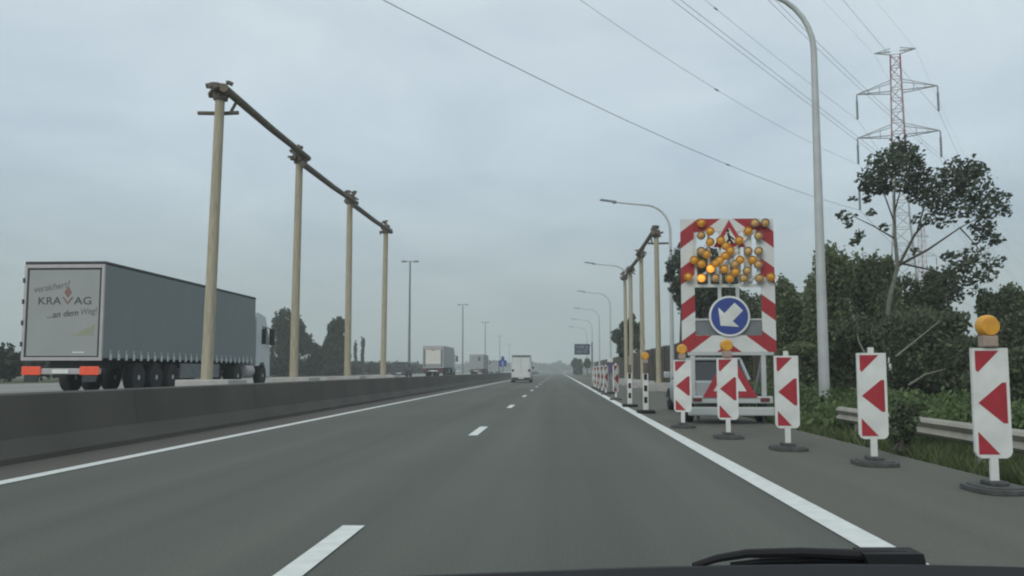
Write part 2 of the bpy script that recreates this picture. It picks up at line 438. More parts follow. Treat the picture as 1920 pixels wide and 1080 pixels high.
timber_frame('timber pole frame standing on the right hard shoulder beyond the arrow board', 5.75, 0, ysfor(5.75, (1232, 1203, 1183, 1172)), 9.3, -1, (.05, .02, -.03, .04))

# ------------------------------------------------------------ lamp posts
def lamp_post(label, loc, group):
    t = thing('street_lamp', label, 'street lamp', loc, 0, group)
    H = 12.4; R0 = 1.5
    pts = [(0, 0, 0), (0, 0, 3), (0, 0, 7), (0, 0, H - 2.1)]; rad = [0.155, 0.14, 0.115, 0.09]
    for i in range(1, 9):
        a = math.pi / 2 * i / 8
        pts.append((-1.7 * (1 - math.cos(a)), 0, H - 2.1 + 1.75 * math.sin(a))); rad.append(0.085 - 0.003 * i)
    pts += [(-2.6, 0, H - 0.27), (-3.6, 0, H - 0.15)]; rad += [0.055, 0.05]
    MB().tube(pts, rad, 12).build('pole', M['steel'], t, True)
    MB().bbox(-0.2, 0.2, -0.2, 0.2, -0.25, 0.05, 0.02).build('foot_plate', M['steel'], t)
    h = MB()
    h.add([(-3.5, -.1, H - .19), (-3.5, .1, H - .19), (-4.6, .13, H - .03), (-4.6, -.13, H - .03), (-3.5, -.08, H - .08), (-3.5, .08, H - .08), (-4.5, .1, H + .07), (-4.5, -.1, H + .07)],
          [(0, 3, 2, 1), (4, 5, 6, 7), (0, 1, 5, 4), (1, 2, 6, 5), (2, 3, 7, 6), (3, 0, 4, 7)])
    h.bbox(-3.75, -3.5, -.11, .11, H - .24, H - .06, .02)
    h.build('lamp_head', M['steel_dark'], t)
    return t
G1 = 'curved lamp posts along the right side of the road'
lp = lamp_post('tall curved lamp post nearest the camera, rising out of the frame', (7.35, 25.6, 0.0), G1)
LB = ['second curved lamp post, its arm showing just left of the arrow board top', 'third curved lamp post, its arm reaching out behind the right timber frame',
      'fourth curved lamp post, standing just left of the right timber frame', 'fifth curved lamp post in the receding row on the right',
      'sixth curved lamp post, above and right of the blue display sign', 'faint seventh curved lamp post, farthest of the right row']
for y, lb in zip((59.3, 94, 128, 162, 196, 231), LB): dup(lp, (7.4, y, 0.0), lb)
t = thing('street_lamp', 'nearest and tallest of the double headed lamp masts beyond the left carriageway', 'lamp mast', (0, 0, 0), 0, 'double headed lamp masts on the left')
H = 15
MB().tube([(0, 0, 0), (0, 0, 6), (0, 0, H)], [.19, .15, .1], 10).build('pole', M['steel_dark'], t, True)
MB().tube([(-1.0, 0, H - .02), (0, 0, H + .03), (1.0, 0, H - .02)], .05, 8).build('arm', M['steel_dark'], t, True)
for s in (-1, 1): MB().bbox(min(s * .5, s * 1.15), max(s * .5, s * 1.15), -.14, .14, H - .08, H + .14, .04).build('lamp_head', M['steel_dark'], t)
TL = ['second double headed lamp mast, rising behind the second trailer truck', 'third double headed lamp mast, rising behind the third trailer truck', 'faint fourth double headed lamp mast left of the white van', 'very faint fifth double headed lamp mast above the white van']
for i, (px, py) in enumerate(((769, 490), (868, 571), (910, 604), (937, 630), (955, 645))):
    d = ray(px, py); k = (FZ + H - EYE) / d.z; p = Vector((d.x * k, d.y * k, 0.4))
    if i == 0: t.location = p
    else: dup(t, p, TL[i - 1])

# ------------------------------------------------------------ striped beacon panels
def panel_mb(w=0.36, h=1.08, z0=0.32):
    b = MB(); r = 0.06
    out = [(-w / 2, z0 + r), (-w / 2 + .02, z0 + .02), (-w / 2 + r, z0), (w / 2 - r, z0), (w / 2 - .02, z0 + .02), (w / 2, z0 + r), (w / 2, z0 + h), (-w / 2, z0 + h)]
    b.prism(out, 'y', -0.02, 0.02, 0)
    def tri(ps):
        q = [(-w / 2 + x * w, z0 + y * h) for x, y in ps]; b.prism(q, 'y', -0.0235, -0.0205, 1)
    tri([(.09, .975), (.09, .80), (.15, .78), (.74, .975)])
    tri([(.13, .50), (.80, .315), (.91, .315), (.91, .685), (.80, .685)])
    tri([(.09, .24), (.09, .035), (.66, .035)])
    return b
def base_mb():
    b = MB(); o = [(.25 * math.copysign(abs(math.cos(t)) ** .6, math.cos(t)), .36 * math.copysign(abs(math.sin(t)) ** .6, math.sin(t))) for t in [2 * math.pi * k / 20 + .01 for k in range(20)]]
    b.prism(o, 'z', 0.006, 0.048); b.prism([(x * .8, y * .8) for x, y in o], 'z', .0481, .062)
    b.bbox(-.09, .09, -.12, .12, .0625, .105, .015)
    return b
def warn_lamp(t, z):
    l = MB().bbox(-.075, .075, -.06, .06, z + .015, z + .13, .015).build('warning_lamp', M['lamp_body'], t)
    MB().lathe([(.055, -.075), (.09, -.07), (.112, -.02), (.112, .03), (.09, .075), (.045, .085)], (0, 0, z + .222), 16, 'y').build('lens', M['amber'], l, True)
def beacon(label, loc, lamp, rz=0.0, group='red and white beacon panels with arrow stripes'):
    t = thing('beacon_panel', label, 'beacon panel', loc, rz, group)
    panel_mb().build('panel', [M['white'], M['red']], t)
    MB().bbox(-.04, .04, -.019, .019, 0.08, 0.33, .006).build('post', M['white'], t)
    base_mb().build('base', M['rubber'], t)
    if lamp: warn_lamp(t, 1.395)
    else: MB().bbox(-.035, .035, -.018,   .018, 1.398, 1.47, .005).build('lamp_socket', M['white'], t)
    return t
for i, (px, py, lamp, lb) in enumerate((
    (1866, 922, True, 'nearest beacon panel with an amber lamp on top, at the right edge'),
    (1640, 872, False, 'second nearest beacon panel without lamp, standing in front of the grass and guard rail'),
    (1478, 844, False, 'beacon panel without lamp, at the right rear corner of the arrow board trailer'),
    (1366, 822, True, 'beacon panel with an amber lamp, in front of the middle of the arrow board trailer'),
    (1281, 802, True, 'beacon panel with an amber lamp, at the left rear corner of the arrow board trailer'))):
    g = ground(px, py, 0.0)
    beacon(lb, (g.x, g.y, 0.004), lamp, R((2, -1, 3, -2, -8)[i]))
# slim black and white posts farther on
def slim(label, loc, lamp):
    t = thing('delineator_post', label, 'delineator post', loc, 0, 'slim black and white posts along the right edge line')
    b = MB().bbox(-.075, .075, -.03, .03, .09, 1.10, .01, 0)
    for z in (.28, .60, .92): b.box(-.045, .045, -.034, -.031, z, z + .17, 1)
    b.build('post', [M['white'], M['black']], t)
    b = MB().bbox(-.06, .06, -.028, .028, 1.10, 1.38, .01); b.build('neck', M['rope'], t)
    MB().bbox(-.24, .24, -.3, .3, .005, .09, .03).build('base', M['black'], t)
    if lamp: warn_lamp(t, 1.36)
    return t
g = ground(1211, 775); slim('black and white post with an amber lamp, beside the arrow board beacon', (g.x, g.y, .004), True)
g = ground(1181, 763); slim('black and white post without lamp, next after the lamped one', (g.x, g.y, .004), False)
FB = ['far striped beacon panel, nearest of the distant row beyond the black and white posts', 'far striped beacon panel, second of the distant row', 'far striped beacon panel, third of the distant row',
      'far striped beacon panel, fourth of the distant row', 'far striped beacon panel, fifth of the distant row', 'far striped beacon panel, last of the distant row']
fb = None
for (px, py), lb in zip(((1155, 750), (1136, 740), (1129, 736), (1122, 732), (1117, 729.5), (1114, 727.5)), FB):
    g = ground(px, py)
    if fb is None:
        fb = beacon(lb, (g.x, g.y, .004), False, 0, 'distant striped beacon panels along the right edge line')
        for ch_ in kids(fb):
            if ch_.name.startswith('panel'): ch_.rotation_euler.z = R(52)
    else: dup(fb, (g.x, g.y, .004), lb)

# ------------------------------------------------------------ arrow board trailer
TY = 20.5
TX = at(1366, 600, TY).x
tr = thing('arrow_board_trailer', 'tall road works trailer with red and white chevron frame, amber lamps and blue arrow sign', 'arrow board', (TX, TY, 0))
def tl(px, py, dy=0.0):
    p = at(px, py, TY + dy); return (p.x - TX, p.z)
xl, ztop = tl(1276, 411); xr, zbot = tl(1457, 660)
W2 = (xr - xl) / 2
per = 0.82
ch = chevron('chevron sheeting', per, 0.75, 0.0, 0.46)
_, zc_ = tl(1277, 451)
u = zc_ + 0.75 * W2
ch.node_tree.nodes['Math.002'].inputs[2].default_value = (0.23 - (u / per)) % 1.0
def frame_panel(name, x0, x1, z0, z1):
    MB().bbox(x0, x1, -.02, .02, z0, z1, .005).build(name, ch, tr)
zm = tl(1366, 537)[1]; zl = tl(1366, 629)[1]
frame_panel('side_panel', -W2, -W2 + .30, zbot, ztop)
frame_panel('side_panel', W2 - .30, W2, zbot, ztop)
frame_panel('top_panel', -W2 + .302, W2 - .302, ztop - .30, ztop)
frame_panel('bottom_panel', -W2 + .302, W2 - .302, zbot, zl)
b = MB()
for z0, z1 in ((zm - .02, zm + .05),):
    b.box(-W2 + .302, W2 - .302, -.015, .015, z0, z1)
b.build('middle_rail', M['white'], tr)
for px in (1304, 1329, 1350, 1366, 1386):
    x = tl(px, 470)[0]; MB().box(x - .028, x + .028, 0.0, .03, zm + .052, ztop - .303).build('lattice_bar', M['white'], tr)
for px, w in ((1402, .09), (1422, .045)):
    x = tl(px, 470)[0]; MB().box(x - w, x + w, 0.0, .03, zm + .052, ztop - .303).build('lattice_bar', M['white'], tr)
def diag(p, q):
    (x0, z0), (x1, z1) = tl(*p), tl(*q); MB().tube([(x0, -.02, z0), (x1, -.02, z1)], .035, 6).build('lattice_bar', M['white'], tr)
diag((1416, 432), (1312, 522)); diag((1384, 470), (1338, 520)); diag((1345, 445), (1378, 490)); diag((1424, 510), (1405, 528))
lamps = [(312, 140, 0), (430, 255, 1), (310, 310, 2), (310, 520, 2), (312, 690, 1), (435, 757, 3), (312, 882, 3), (500, 880, 2), (570, 375, 0), (700, 515, 0), (560, 645, 1),
         (820, 375, 0), (830, 640, 1), (690, 885, 1), (940, 250, 1), (1080, 315, 2), (1080, 520, 2), (1075, 700, 2), (880, 885, 2), (1090, 885, 2), (135, 865, 0), (1245, 865, 0), (925, 785, 2), (1030, 140, 2), (1170, 140, 2), (640, 450, 0), (630, 585, 1), (430, 400, 1), (380, 560, 1), (500, 690, 0), (760, 700, 2), (940, 520, 2), (620, 760, 1), (770, 800, 0), (1000, 640, 1), (215, 640, 0)]
LM = [M['amber'], M['amber'], M['amber_dim'], M['amber_lit']]
for zx, zy, k in lamps:
    x, z = tl(1270 + zx * .1389, 400 + zy * .1389)
    l = MB().lathe([(.072, -.04), (.09, -.06), (.097, -.10), (.097, -.16), (.09, -.16), (.087, -.10)], (x, 0, z), 14, 'y').build('amber_lamp', M['lamp_body'] if k == 2 else LM[min(k, 1)], tr, True)
    MB().lathe([(.083, -.10), (.076, -.14), (.045, -.165), (.01, -.172)], (x, 0, z), 14, 'y').build('lens', LM[k], l, True)
# small road works triangle at the top
ax, az = tl(1366, 413); bx = .36; bz = az - .62
tg = MB().prism([(ax, az), (ax - bx, bz), (ax + bx, bz)], 'y', -.045, -.03).build('road_works_sign', M['red'], tr)
q = .56
cz_ = (az + 2 * bz) / 3
MB().prism([(ax, cz_ + (az - cz_) * q), (ax - bx * q, cz_ + (bz - cz_) * q), (ax + bx * q, cz_ + (bz - cz_) * q)], 'y', -.05, -.0455).build('sign_face', M['white'], tg)
b = MB().tube([(ax - .03, -.052, cz_ + .12), (ax + .0, -.052, cz_ - .02), (ax - .07, -.052, cz_ - .12)], .025, 6)
b.tube([(ax, -.052, cz_ - .02), (ax + .07, -.052, cz_ - .12)], .025, 6); b.tube([(ax - .02, -.052, cz_ + .06), (ax + .1, -.052, cz_ - .03)], .02, 6)
b.lathe([(.02, -.008), (.035, 0), (.02, .008)], (ax - .03, -.052, cz_ + .17), 10, 'y'); b.build('worker_symbol', M['black'], tg)
# round sign, arrow down to the left
dx, dz = tl(1367, 593); r = .455
for s in (-.2, .2): MB().bbox(dx + s - .04, dx + s + .04, -.012, .012, dz - .1, zm - .021, .004).build('sign_hanger', M['steel'], tr)
sg = MB().lathe([(r, -.04), (r, -.06)], (dx, 0, dz), 40, 'y').build('direction_sign', M['white'], tr)
MB().lathe([(r * .90, -.0605), (r * .90, -.064)], (dx, 0, dz), 40, 'y').build('sign_face', M['blue'], sg)
A = [(0.36, 0), (0.04, 0.38), (0.04, 0.155), (-0.36, 0.155), (-0.36, -0.155), (0.04, -0.155), (0.04, -0.38)]
ca, sa = math.cos(R(226)), math.sin(R(226))
MB().prism([(dx + (x * ca - y * sa) * .82 - .0, dz + (x * sa + y * ca) * .82) for x, y in A], 'y', -.069, -.0645).build('arrow_symbol', M['white'], sg)
MB().box(-W2 + .303, dx - .1, -.01, .01, tl(1366, 599)[1] - .02, tl(1366, 599)[1] + .02).build('cross_rail', M['steel'], tr)
MB().box(dx + .1, W2 - .303, -.01, .01, tl(1366, 599)[1] - .02, tl(1366, 599)[1] + .02).build('cross_rail', M['steel'], tr)
MB().box(-W2 + .303, W2 - .303, .012, .03, zl + .004, tl(1366, 599)[1] - .022).build('backing_plate', M['steel_dark'], tr)
# stand and chassis
MB().bbox(-W2 + .12, W2 - .06, -.03, .05, zbot - .075, zbot - .004, .01).build('lower_rail', M['steel'], tr)
for x in (tl(1299, 700)[0], tl(1432, 700)[0]):
    MB().bbox(x - .05, x + .05, -.03, .05, .62, zbot - .078, .01).build('upright', M['steel'], tr)
for x in (tl(1299, 700)[0], tl(1432, 700)[0]):
    MB().tube([(x, .1, zbot - .1), (x, 1.0, .64)], .035, 8).build('brace', M['steel'], tr)
MB().bbox(-W2 + .2, W2 - .12, -.10, .10, .46, .615, .02).build('rear_beam', M['steel'], tr)
MB().bbox(-W2 + .1, W2 - .1, -.14, -.02, .19, .38, .03).build('bumper', M['steel'], tr)
MB().bbox(-W2 + .42, W2 - .42, .11, 2.0, .42, .56, .02).build('chassis', M['steel_dark'], tr)
MB().tube([(0, 2.0, .5), (0, 3.0, .45)], .05, 8).build('drawbar', M['steel_dark'], tr)
for s in (-1, 1):
    x = s * (W2 - .22)
    w = MB().lathe([(.18, -.09), (.29, -.09), (.31, -.06), (.31, .06), (.29, .09), (.18, .09)], (x, .75, .312), 20, 'x').build('wheel', M['tyre'], tr, True)
    MB().lathe([(.05, -.095), (.17, -.085), (.17, .085), (.05, .095)], (x, .75, .312), 16, 'x').build('rim', M['steel'], w, True)
    MB().bbox(x - .14, x + .14, .38, 1.12, .64, .67, .01).build('mudguard', M['dark'], tr)
    MB().bbox(s * (W2 - .3) - .10, s * (W2 - .3) + .10, -.125, -.10, .50, .58, .01).build('tail_light', M['dark_red'], tr)
    MB().tube([(s * .72, -.05, .21), (s * .72, -.05, .03)], .03, 8).build('support_leg', M['dark'], tr)
# big red warning triangle between the uprights
tx, tz = tl(1367, 745)
hw, hh = .60, 1.03
bk = MB().prism([(tx - hw, tz), (tx + hw, tz), (tx, tz + hh)], 'y', -.13, -.115).build('warning_triangle', M['red'], tr)
q = .60; cz_ = tz + hh / 3
MB().prism([(tx - hw * q, cz_ + (tz - cz_) * q), (tx + hw * q, cz_ + (tz - cz_) * q), (tx, cz_ + hh * 2 / 3 * q)], 'y', -.136, -.1305).build('sign_face', M['white'], bk)

# ------------------------------------------------------------ vehicles
def wheel(t, x, y, r=.5, w=.28, rim=True, z=None):
    z = r if z is None else z
    o = MB().lathe([(r * .6, -w / 2), (r * .93, -w / 2), (r, -w / 3), (r, w / 3), (r * .93, w / 2), (r * .6, w / 2)], (x, y, z), 20, 'x').build('wheel', M['tyre'], t, True)
    if rim: MB().lathe([(r * .15, -w * .52), (r * .3, -w * .40), (r * .58, -w * .46), (r * .58, w * .46), (r * .3, w * .40), (r * .15, w * .52)], (x, y, z), 16, 'x').build('rim', M['steel'], o, True)
def truck(label, loc, length, top, rear, side, style, rz=0.0):
    t = thing('trailer_truck', label, 'truck', loc, rz, 'trailer trucks on the left carriageway')
    w = 1.275; f = 1.12
    MB().bbox(-w, w, .06, length, f, top - .06, .02).build('trailer_box', side, t)
    b = MB().bbox(-w - .01, w + .01, 0.0, length + .02, top - .055, top + .04, .02); b.build('roof_edge', M['dark'] if style == 0 else M['alu'], t)
    fr = MB()
    for x0, x1, z0, z1 in ((-w, -w + .09, f - .08, top - .06), (w - .09, w, f - .08, top - .06), (-w + .091, w - .091, top - .17, top - .06), (-w + .091, w - .091, f - .08, f + .02)):
        fr.bbox(x0, x1, -.03, .058, z0, z1, .008)
    fr.build('rear_frame', M['alu'], t)
    if style == 0:
        d = MB().bbox(-w + .15, w - .15, -.012, .055, f + .06, top - .23, .01).build('rear_door', rear, t)
        gk = MB()
        for x0, x1, z0, z1 in ((-w + .092, -w + .148, f + .021, top - .171), (w - .148, w - .092, f + .021, top - .171), (-w + .149, w - .149, top - .228, top - .172), (-w + .149, w - .149, f + .021, f + .058)):
            gk.box(x0, x1, 0.0, .05, z0, z1)
        gk.build('door_seal', M['dark'], t)
        zt = f + .06; hd = top - .29 - f
        text('versichert?', .29, M['ink_grey'], d, (-.40, -.017, zt + hd * .80), rot=(math.pi / 2, -R(9), 0), shear=.2, width=1.16)
        text('KRA', .33, M['ink'], d, (-.45, -.017, zt + hd * .635), width=.72)
        text('AG', .33, M['ink'], d, (.62, -.017, zt + hd * .635), width=.55)
        text('V', .33, M['logo'], d, (.13, -.017, zt + hd * .635), width=.36)
        b = MB(); cx, cz2 = .13, zt + hd * .735
        b.prism([(cx, cz2 + .2), (cx - .12, cz2), (cx, cz2 - .16), (cx + .12, cz2)], 'y', -.019, -.0125); b.build('emblem', M['logo'], d)
        text('...an dem', .28, M['ink'], d, (-.02, -.017, zt + hd * .485), rot=(math.pi / 2, -R(5), 0), shear=.2, width=1.0)
        text('Weg!', .28, M['ink_grey'], d, (.80, -.017, zt + hd * .515), rot=(math.pi / 2, -R(5), 0), shear=.2, width=.52)
        b = MB().prism([(.35, zt + hd * .24), (.95, zt + hd * .24), (1.02, zt + hd * .36), (.80, zt + hd * .33)], 'y', -.018, -.0125); b.build('sticker', M['olive'], d)
        b = MB().bbox(.35, .72, -.022, -.0125, zt + .09, zt + .13, .003); b.build('plate', M['white'], d)
        # buckles along the curtain's lower edge
        for i in range(26):
            y = .5 + i * (length - 1.0) / 25
            b = MB().box(w + .001, w + .010, y, y + .05, f - .06, f + .26)
            b.box(w + .0105, w + .024, y - .05, y + .10, f - .06, f + .13)
            b.build('curtain_strap', M['cab'], t)
        for k in range(4): MB().bbox(-w - .03, -w + .03, -.06, .03, f + .35 + k * .66, f + .50 + k * .66, .01).build('door_hinge', M['dark'], t)
    elif style == 1:
        for x in (-w + .17, w - .33): MB().box(x, x + .16, -.006, .05, f + .05, top - .42).build('door_post', M['steel_dark'], t)
        d = MB().bbox(-w + .34, w - .34, -.012, .05, f + .42, top - .45, .01).build('rear_door', rear, t)
        MB().bbox(-w + .1, w - .1, -.02, .05, top - .40, top - .18, .01).build('door_header', M['alu'], t)
        MB().bbox(-w + .34, w - .34, -.015, .05, f + .05, f + .40, .01).build('tail_lift', M['greybox'], t)
        MB().bbox(-.18, .18, -.04, -.014, top - .56, top - .46, .01).build('lamp', M['steel_dark'], d)
        MB().box(-w + .34, w - .34, -.02, -.013, f + .62, f + .70).build('door_seal', M['white'], d)
    else:
        d = MB().bbox(-w + .1, w - .1, -.012, .05, f + .04, top - .2, .01).build('rear_door', rear, t)
        MB().box(.35, .75, -.018, -.013, f + 1.4, f + 2.1).build('sticker', M['dark'], d)
    MB().bbox(-w + .05, w - .05, 0.0, .12, .62, .80, .02).build('bumper', M['alu'], t)
    for s in (-1, 1):
        tlm = MB().bbox(s * .92 - .30, s * .92 + .30, -.05, -.002, .60, .86, .015).build('tail_light', M['tail'] if style == 0 else M['dark_red'], t)
        MB().bbox(s * .92 - .22, s * .92 + .22, -.04, .02, .38, .58, .01).build('mud_flap', M['dark'], t)
    MB().bbox(-.26, .26, -.03, -.003, .64, .76, .006).build('number_plate', M['white'], t)
    MB().bbox(-.55, .55, .3, length - .3, .82, f - .01, .03).build('chassis', M['dark'], t)
    for y in (2.6, 3.95, 5.3):
        for s in (-1, 1): wheel(t, s * 1.08, y, .50, .34)
    for s in (-1, 1):
        MB().bbox(s * 1.2 - .03, s * 1.2 + .03, 6.0, length - 4.2, .45, 1.0, .02).build('side_guard', M['steel_dark'], t)
        wheel(t, s * 1.06, length - 2.2, .5, .5)
        wheel(t, s * 1.1, length + 1.3, .5, .32)
        MB().lathe([(.28, -.5), (.32, -.47), (.32, .47), (.28, .5)], (s * 1.02, length - .55, .72), 16, 'y').build('fuel_tank', M['alu'], t, True)
    y0 = length + .35
    pr = [(y0, .95), (y0, 3.2), (y0 + .25, 3.45), (y0 + 1.3, 3.3), (y0 + 1.95, 2.3), (y0 + 2.05, 1.6), (y0 + 2.1, .45), (y0 + 1.5, .45), (y0 + 1.42, .85), (y0 + 1.15, 1.12), (y0 + .7, 1.12), (y0 + .45, .95)]
    c = MB().prism(pr, 'x', -1.22, 1.22).build('cab', M['cab'], t)
    MB().prism([(y0 + .75, 2.0), (y0 + .8, 2.85), (y0 + 1.45, 2.85), (y0 + 1.8, 2.25), (y0 + 1.85, 2.0)], 'x', -1.224, 1.224).build('side_window', M['glass'], c)
    for s in (-1, 1):
        m = MB().bbox(s * 1.44 - .12, s * 1.44 + .12, y0 + 1.55, y0 + 1.75, 1.95, 2.75, .04).build('mirror', M['dark'], c)
        MB().tube([(s * 1.2, y0 + 1.7, 2.8), (s * 1.44, y0 + 1.66, 2.72)], .03, 6).build('mirror_arm', M['dark'], c)
    MB().bbox(-1.0, 1.0, length + .0, length + .3, .75, 1.05, .02).build('tractor_frame', M['dark'], t)
    return t
T1Y = 27.3
p = at(119, 580, T1Y)
truck('big grey curtain sided trailer truck with dark lettering on its rear door, nearest one', (p.x, T1Y, FZ), 14.1, 4.08, M['door'], M['curtain'], 0)
p = at(812, 680, 111); truck('second trailer truck with a cream rear door in a white frame, beyond the grey one', (p.x, 111, FZ), 11.5, 3.75, M['cream'], M['greybox'], 1)
p = at(893, 680, 166); truck('third trailer truck, farthest, with a plain pale grey rear', (p.x, 166, FZ), 12, 3.7, M['greybox'], M['curtain'], 2)

def car(name, label, cat, loc, rz, paint, L_=4.3, Wd=1.76, Hh=1.5, hood=.95, van=False, parts=True):
    """lofted body: lower shell, glasshouse, roof, wheels, lamps; y runs from rear (0) to nose"""
    t = thing(name, label, cat, loc, rz)
    w = Wd / 2; hb = .62 * Hh if not van else .5 * Hh
    st = [(0.0, .35, hb - .08, w * .86), (.12, .24, hb, w * .96), (.9, .20, hb + .02, w), (L_ * .55, .20, hb, w), (L_ * .78, .20, hb - .06, w * .98), (L_ - .25, .22, hb - .22, w * .92), (L_, .32, hb - .32, w * .78)]
    b = MB(); vs = []; n = 8
    for y, z0, z1, hw in st:
        for x, z in ((-hw * .9, z0), (-hw, z0 + .15), (-hw, z1 - .12), (-hw * .93, z1), (hw * .93, z1), (hw, z1 - .12), (hw, z0 + .15), (hw * .9, z0)): vs.append((x, y, z))
    fs = [(i * n + k, i * n + (k + 1) % n, (i + 1) * n + (k + 1) % n, (i + 1) * n + k) for i in range(len(st) - 1) for k in range(n)]
    fs += [tuple(range(n))[::-1], tuple(range((len(st) - 1) * n, len(st) * n))]
    b.add(vs, fs); b.build('body', paint, t, True)
    # glasshouse
    if van: gs = [(.03, hb - .02, w * .95), (.10, Hh - .12, w * .88), (L_ * .62, Hh - .12, w * .86), (L_ * .80, hb - .02, w * .93)]
    else: gs = [(.08, hb - .02, w * .92), (.42, Hh - .06, w * .74), (L_ * .50, Hh - .06, w * .76), (L_ * .70, hb - .03, w * .90)]
    b = MB(); q = [(-g[2], g[0], g[1]) for g in gs] + [(g[2], g[0], g[1]) for g in gs]
    b.add(q, [(0, 1, 2, 3), (4, 7, 6, 5), (0, 4, 5, 1), (1, 5, 6, 2), (2, 6, 7, 3), (0, 3, 7, 4)])
    b.build('windows', M['glass'] if not van else paint, t)
    b = MB(); y0, y1, hw = gs[1][0] - .06, gs[2][0] + .06, gs[1][2] + .02
    b.bbox(-hw, hw, y0, y1, Hh - .075, Hh, .03); r_ = b.build('roof', paint if not van else M['alu'], t)
    for s in (-1, 1):
        MB().tube([(s * (gs[0][2] + .005), gs[0][0], hb - .02), (s * (gs[1][2] + .01), gs[1][0], Hh - .06)], .045, 6).build('pillar', paint, t)
        MB().tube([(s * (gs[3][2] + .005), gs[3][0], hb - .02), (s * (gs[2][2] + .01), gs[2][0], Hh - .06)], .04, 6).build('pillar', paint, t)
        MB().bbox(s * w * .80 - .12, s * w * .80 + .12, -.03, .1, hb - .30, hb - .05, .03).build('tail_light', M['dark_red'], t)
        MB().bbox(s * (w + .10) - .10, s * (w + .10) + .10, L_ * .66, L_ * .66 + .12, hb + .02, hb + .20, .03).build('mirror', M['black'] if van else paint, t)
        for y in (.75, L_ - .8): wheel(t, s * (w - .10), y, .33, .22)
    MB().bbox(-w * .9, w * .9, -.08, .06, .30, .50, .04).build('bumper', M['dark'] if van else paint, t)
    MB().bbox(-.26, .26, -.10, -.082, .37, .48, .005).build('number_plate', M['white'], t)
    if van:
        d = MB()
        for s in (-1, 1): d.bbox(min(s * .01, s * w * .82), max(s * .01, s * w * .82), -.015, .03, .55, Hh - .25, .015)
        d.build('rear_door', paint, t)
        b = MB().bbox(-w * .9, w * .9, -.03, .15, Hh - .16, Hh - .005, .03); b.build('roof_spoiler', M['steel_dark'], t)
    return t
p = ground(977, 717.5); car('delivery_van', 'white delivery van driving ahead in the left lane', 'van', (p.x, p.y, .005), 0, M['van'], 5.4, 2.0, 2.72, van=True)
p = at(1352, 700, 23.6); car('parked_car', 'silver car standing in front of the arrow board trailer, seen between its uprights', 'car', (p.x + .05, 24.3, .005), 0, M['silver'], 4.4, 1.78, 1.52)
p = at(748, 700, 105); car('passenger_car', 'small dark car driving on the left carriageway before the cream door truck', 'car', (p.x, 105, FZ + .005), 0, M['darkcar'], 4.3, 1.78, 1.75)
p = at(927, 690, 200); car('box_van', 'small pinkish grey van far off beside the blue sign', 'van', (p.x, 200, FZ + .005), 0, M['greybox'], 5.4, 2.2, 2.9, van=True)

# ------------------------------------------------------------ signs
t = thing('display_sign', 'dark blue electronic display sign on a cantilever arm over the right edge', 'road sign', (0, 0, 0))
Y = 150
p0, p1 = at(1077, 645, Y), at(1106, 665, Y); pp = at(1110, 640, Y)
t.location = (pp.x, Y, 0)
x0, x1, z0, z1 = p0.x - pp.x, p1.x - pp.x, p1.z, p0.z
MB().bbox(x0, x1, -.15, .15, z0, z1, .03).build('board', M['navy'], t)
b = MB()
w_ = x1 - x0; h_ = z1 - z0
for (u0, u1, v0, v1) in ((.10, .22, .62, .80), (.30, .45, .60, .82), (.72, .85, .58, .84), (.12, .5, .20, .36), (.58, .78, .20, .36), (.48, .60, .55, .9), (.30, .34, .4, .56), (.62, .9, .42, .5)):
    b.box(x0 + u0 * w_, x0 + u1 * w_, -.158, -.152, z0 + v0 * h_, z0 + v1 * h_)
b.build('display_symbols', M['steel_dark'], t)
MB().tube([(0, 0, 0), (0, 0, z1 + .3)], .14, 10).build('pole', M['steel_dark'], t, True)
MB().bbox(x1 + .01, .1, -.06, .06, z1 - .35, z1 - .2, .02).build('arm', M['steel_dark'], t)
Y = 118
p0, p1, pt = at(935, 676, Y), at(950, 687, Y), at(943, 668, Y)
cx = (p0.x + p1.x) / 2
t = thing('direction_sign', 'blue direction sign with a raised middle on a post beside the barrier', 'road sign', (cx, Y, 0))
hw = (p1.x - p0.x) / 2
MB().prism([(-hw, p1.z), (hw, p1.z), (hw, p0.z), (hw * .45, p0.z + .05), (hw * .3, pt.z), (-hw * .3, pt.z), (-hw * .45, p0.z + .05), (-hw, p0.z)], 'y', -.02, .02).build('board', M['blue'], t)
MB().box(-.05, .05, -.026, -.0215, p1.z + .12, p0.z - .1).build('arrow_symbol', M['white'], t)
MB().tube([(0, .06, 0), (0, .06, p1.z + .3)], .06, 8).build('post', M['steel_dark'], t, True)
Y = 47
p0 = at(1144, 686, Y)
t = thing('round_sign', 'small round violet blue sign with white plate near the far beacon panels', 'road sign', (p0.x, Y, 0))
MB().lathe([(.26, -.03), (.27, -.01), (.26, .01)], (0, 0, p0.z - .1), 20, 'y').build('disc', M['violet'], t)
MB().bbox(-.14, .14, -.03, .01, p0.z + .20, p0.z + .42, .01).build('plate', M['white'], t)
MB().tube([(0, .04, 0), (0, .04, p0.z + .4)], .04, 8).build('post', M['steel_dark'], t, True)
MB().bbox(-.3, .3, -.2, .2, .006, .1, .03).build('base', M['black'], t)

# ------------------------------------------------------------ noise wall, hedge, house
b = MB()
y = 36.0; i = 0
while y < 268:
    h = 3.62 + .05 * math.sin(i * 2.1)
    o = .05 if i % 2 else 0
    b.bbox(10.7 + o, 10.84 + o, y + .01, y + 1.99, -.1, h, .02)
    b.bbox(10.60, 10.698, y - .06, y + .06, -.1, h + .06, .01)
    y += 2.0; i += 1
tag(b.build('noise_wall', M['fence']), 'dark brown timber noise wall running along the right behind the timber frame', 'wall')

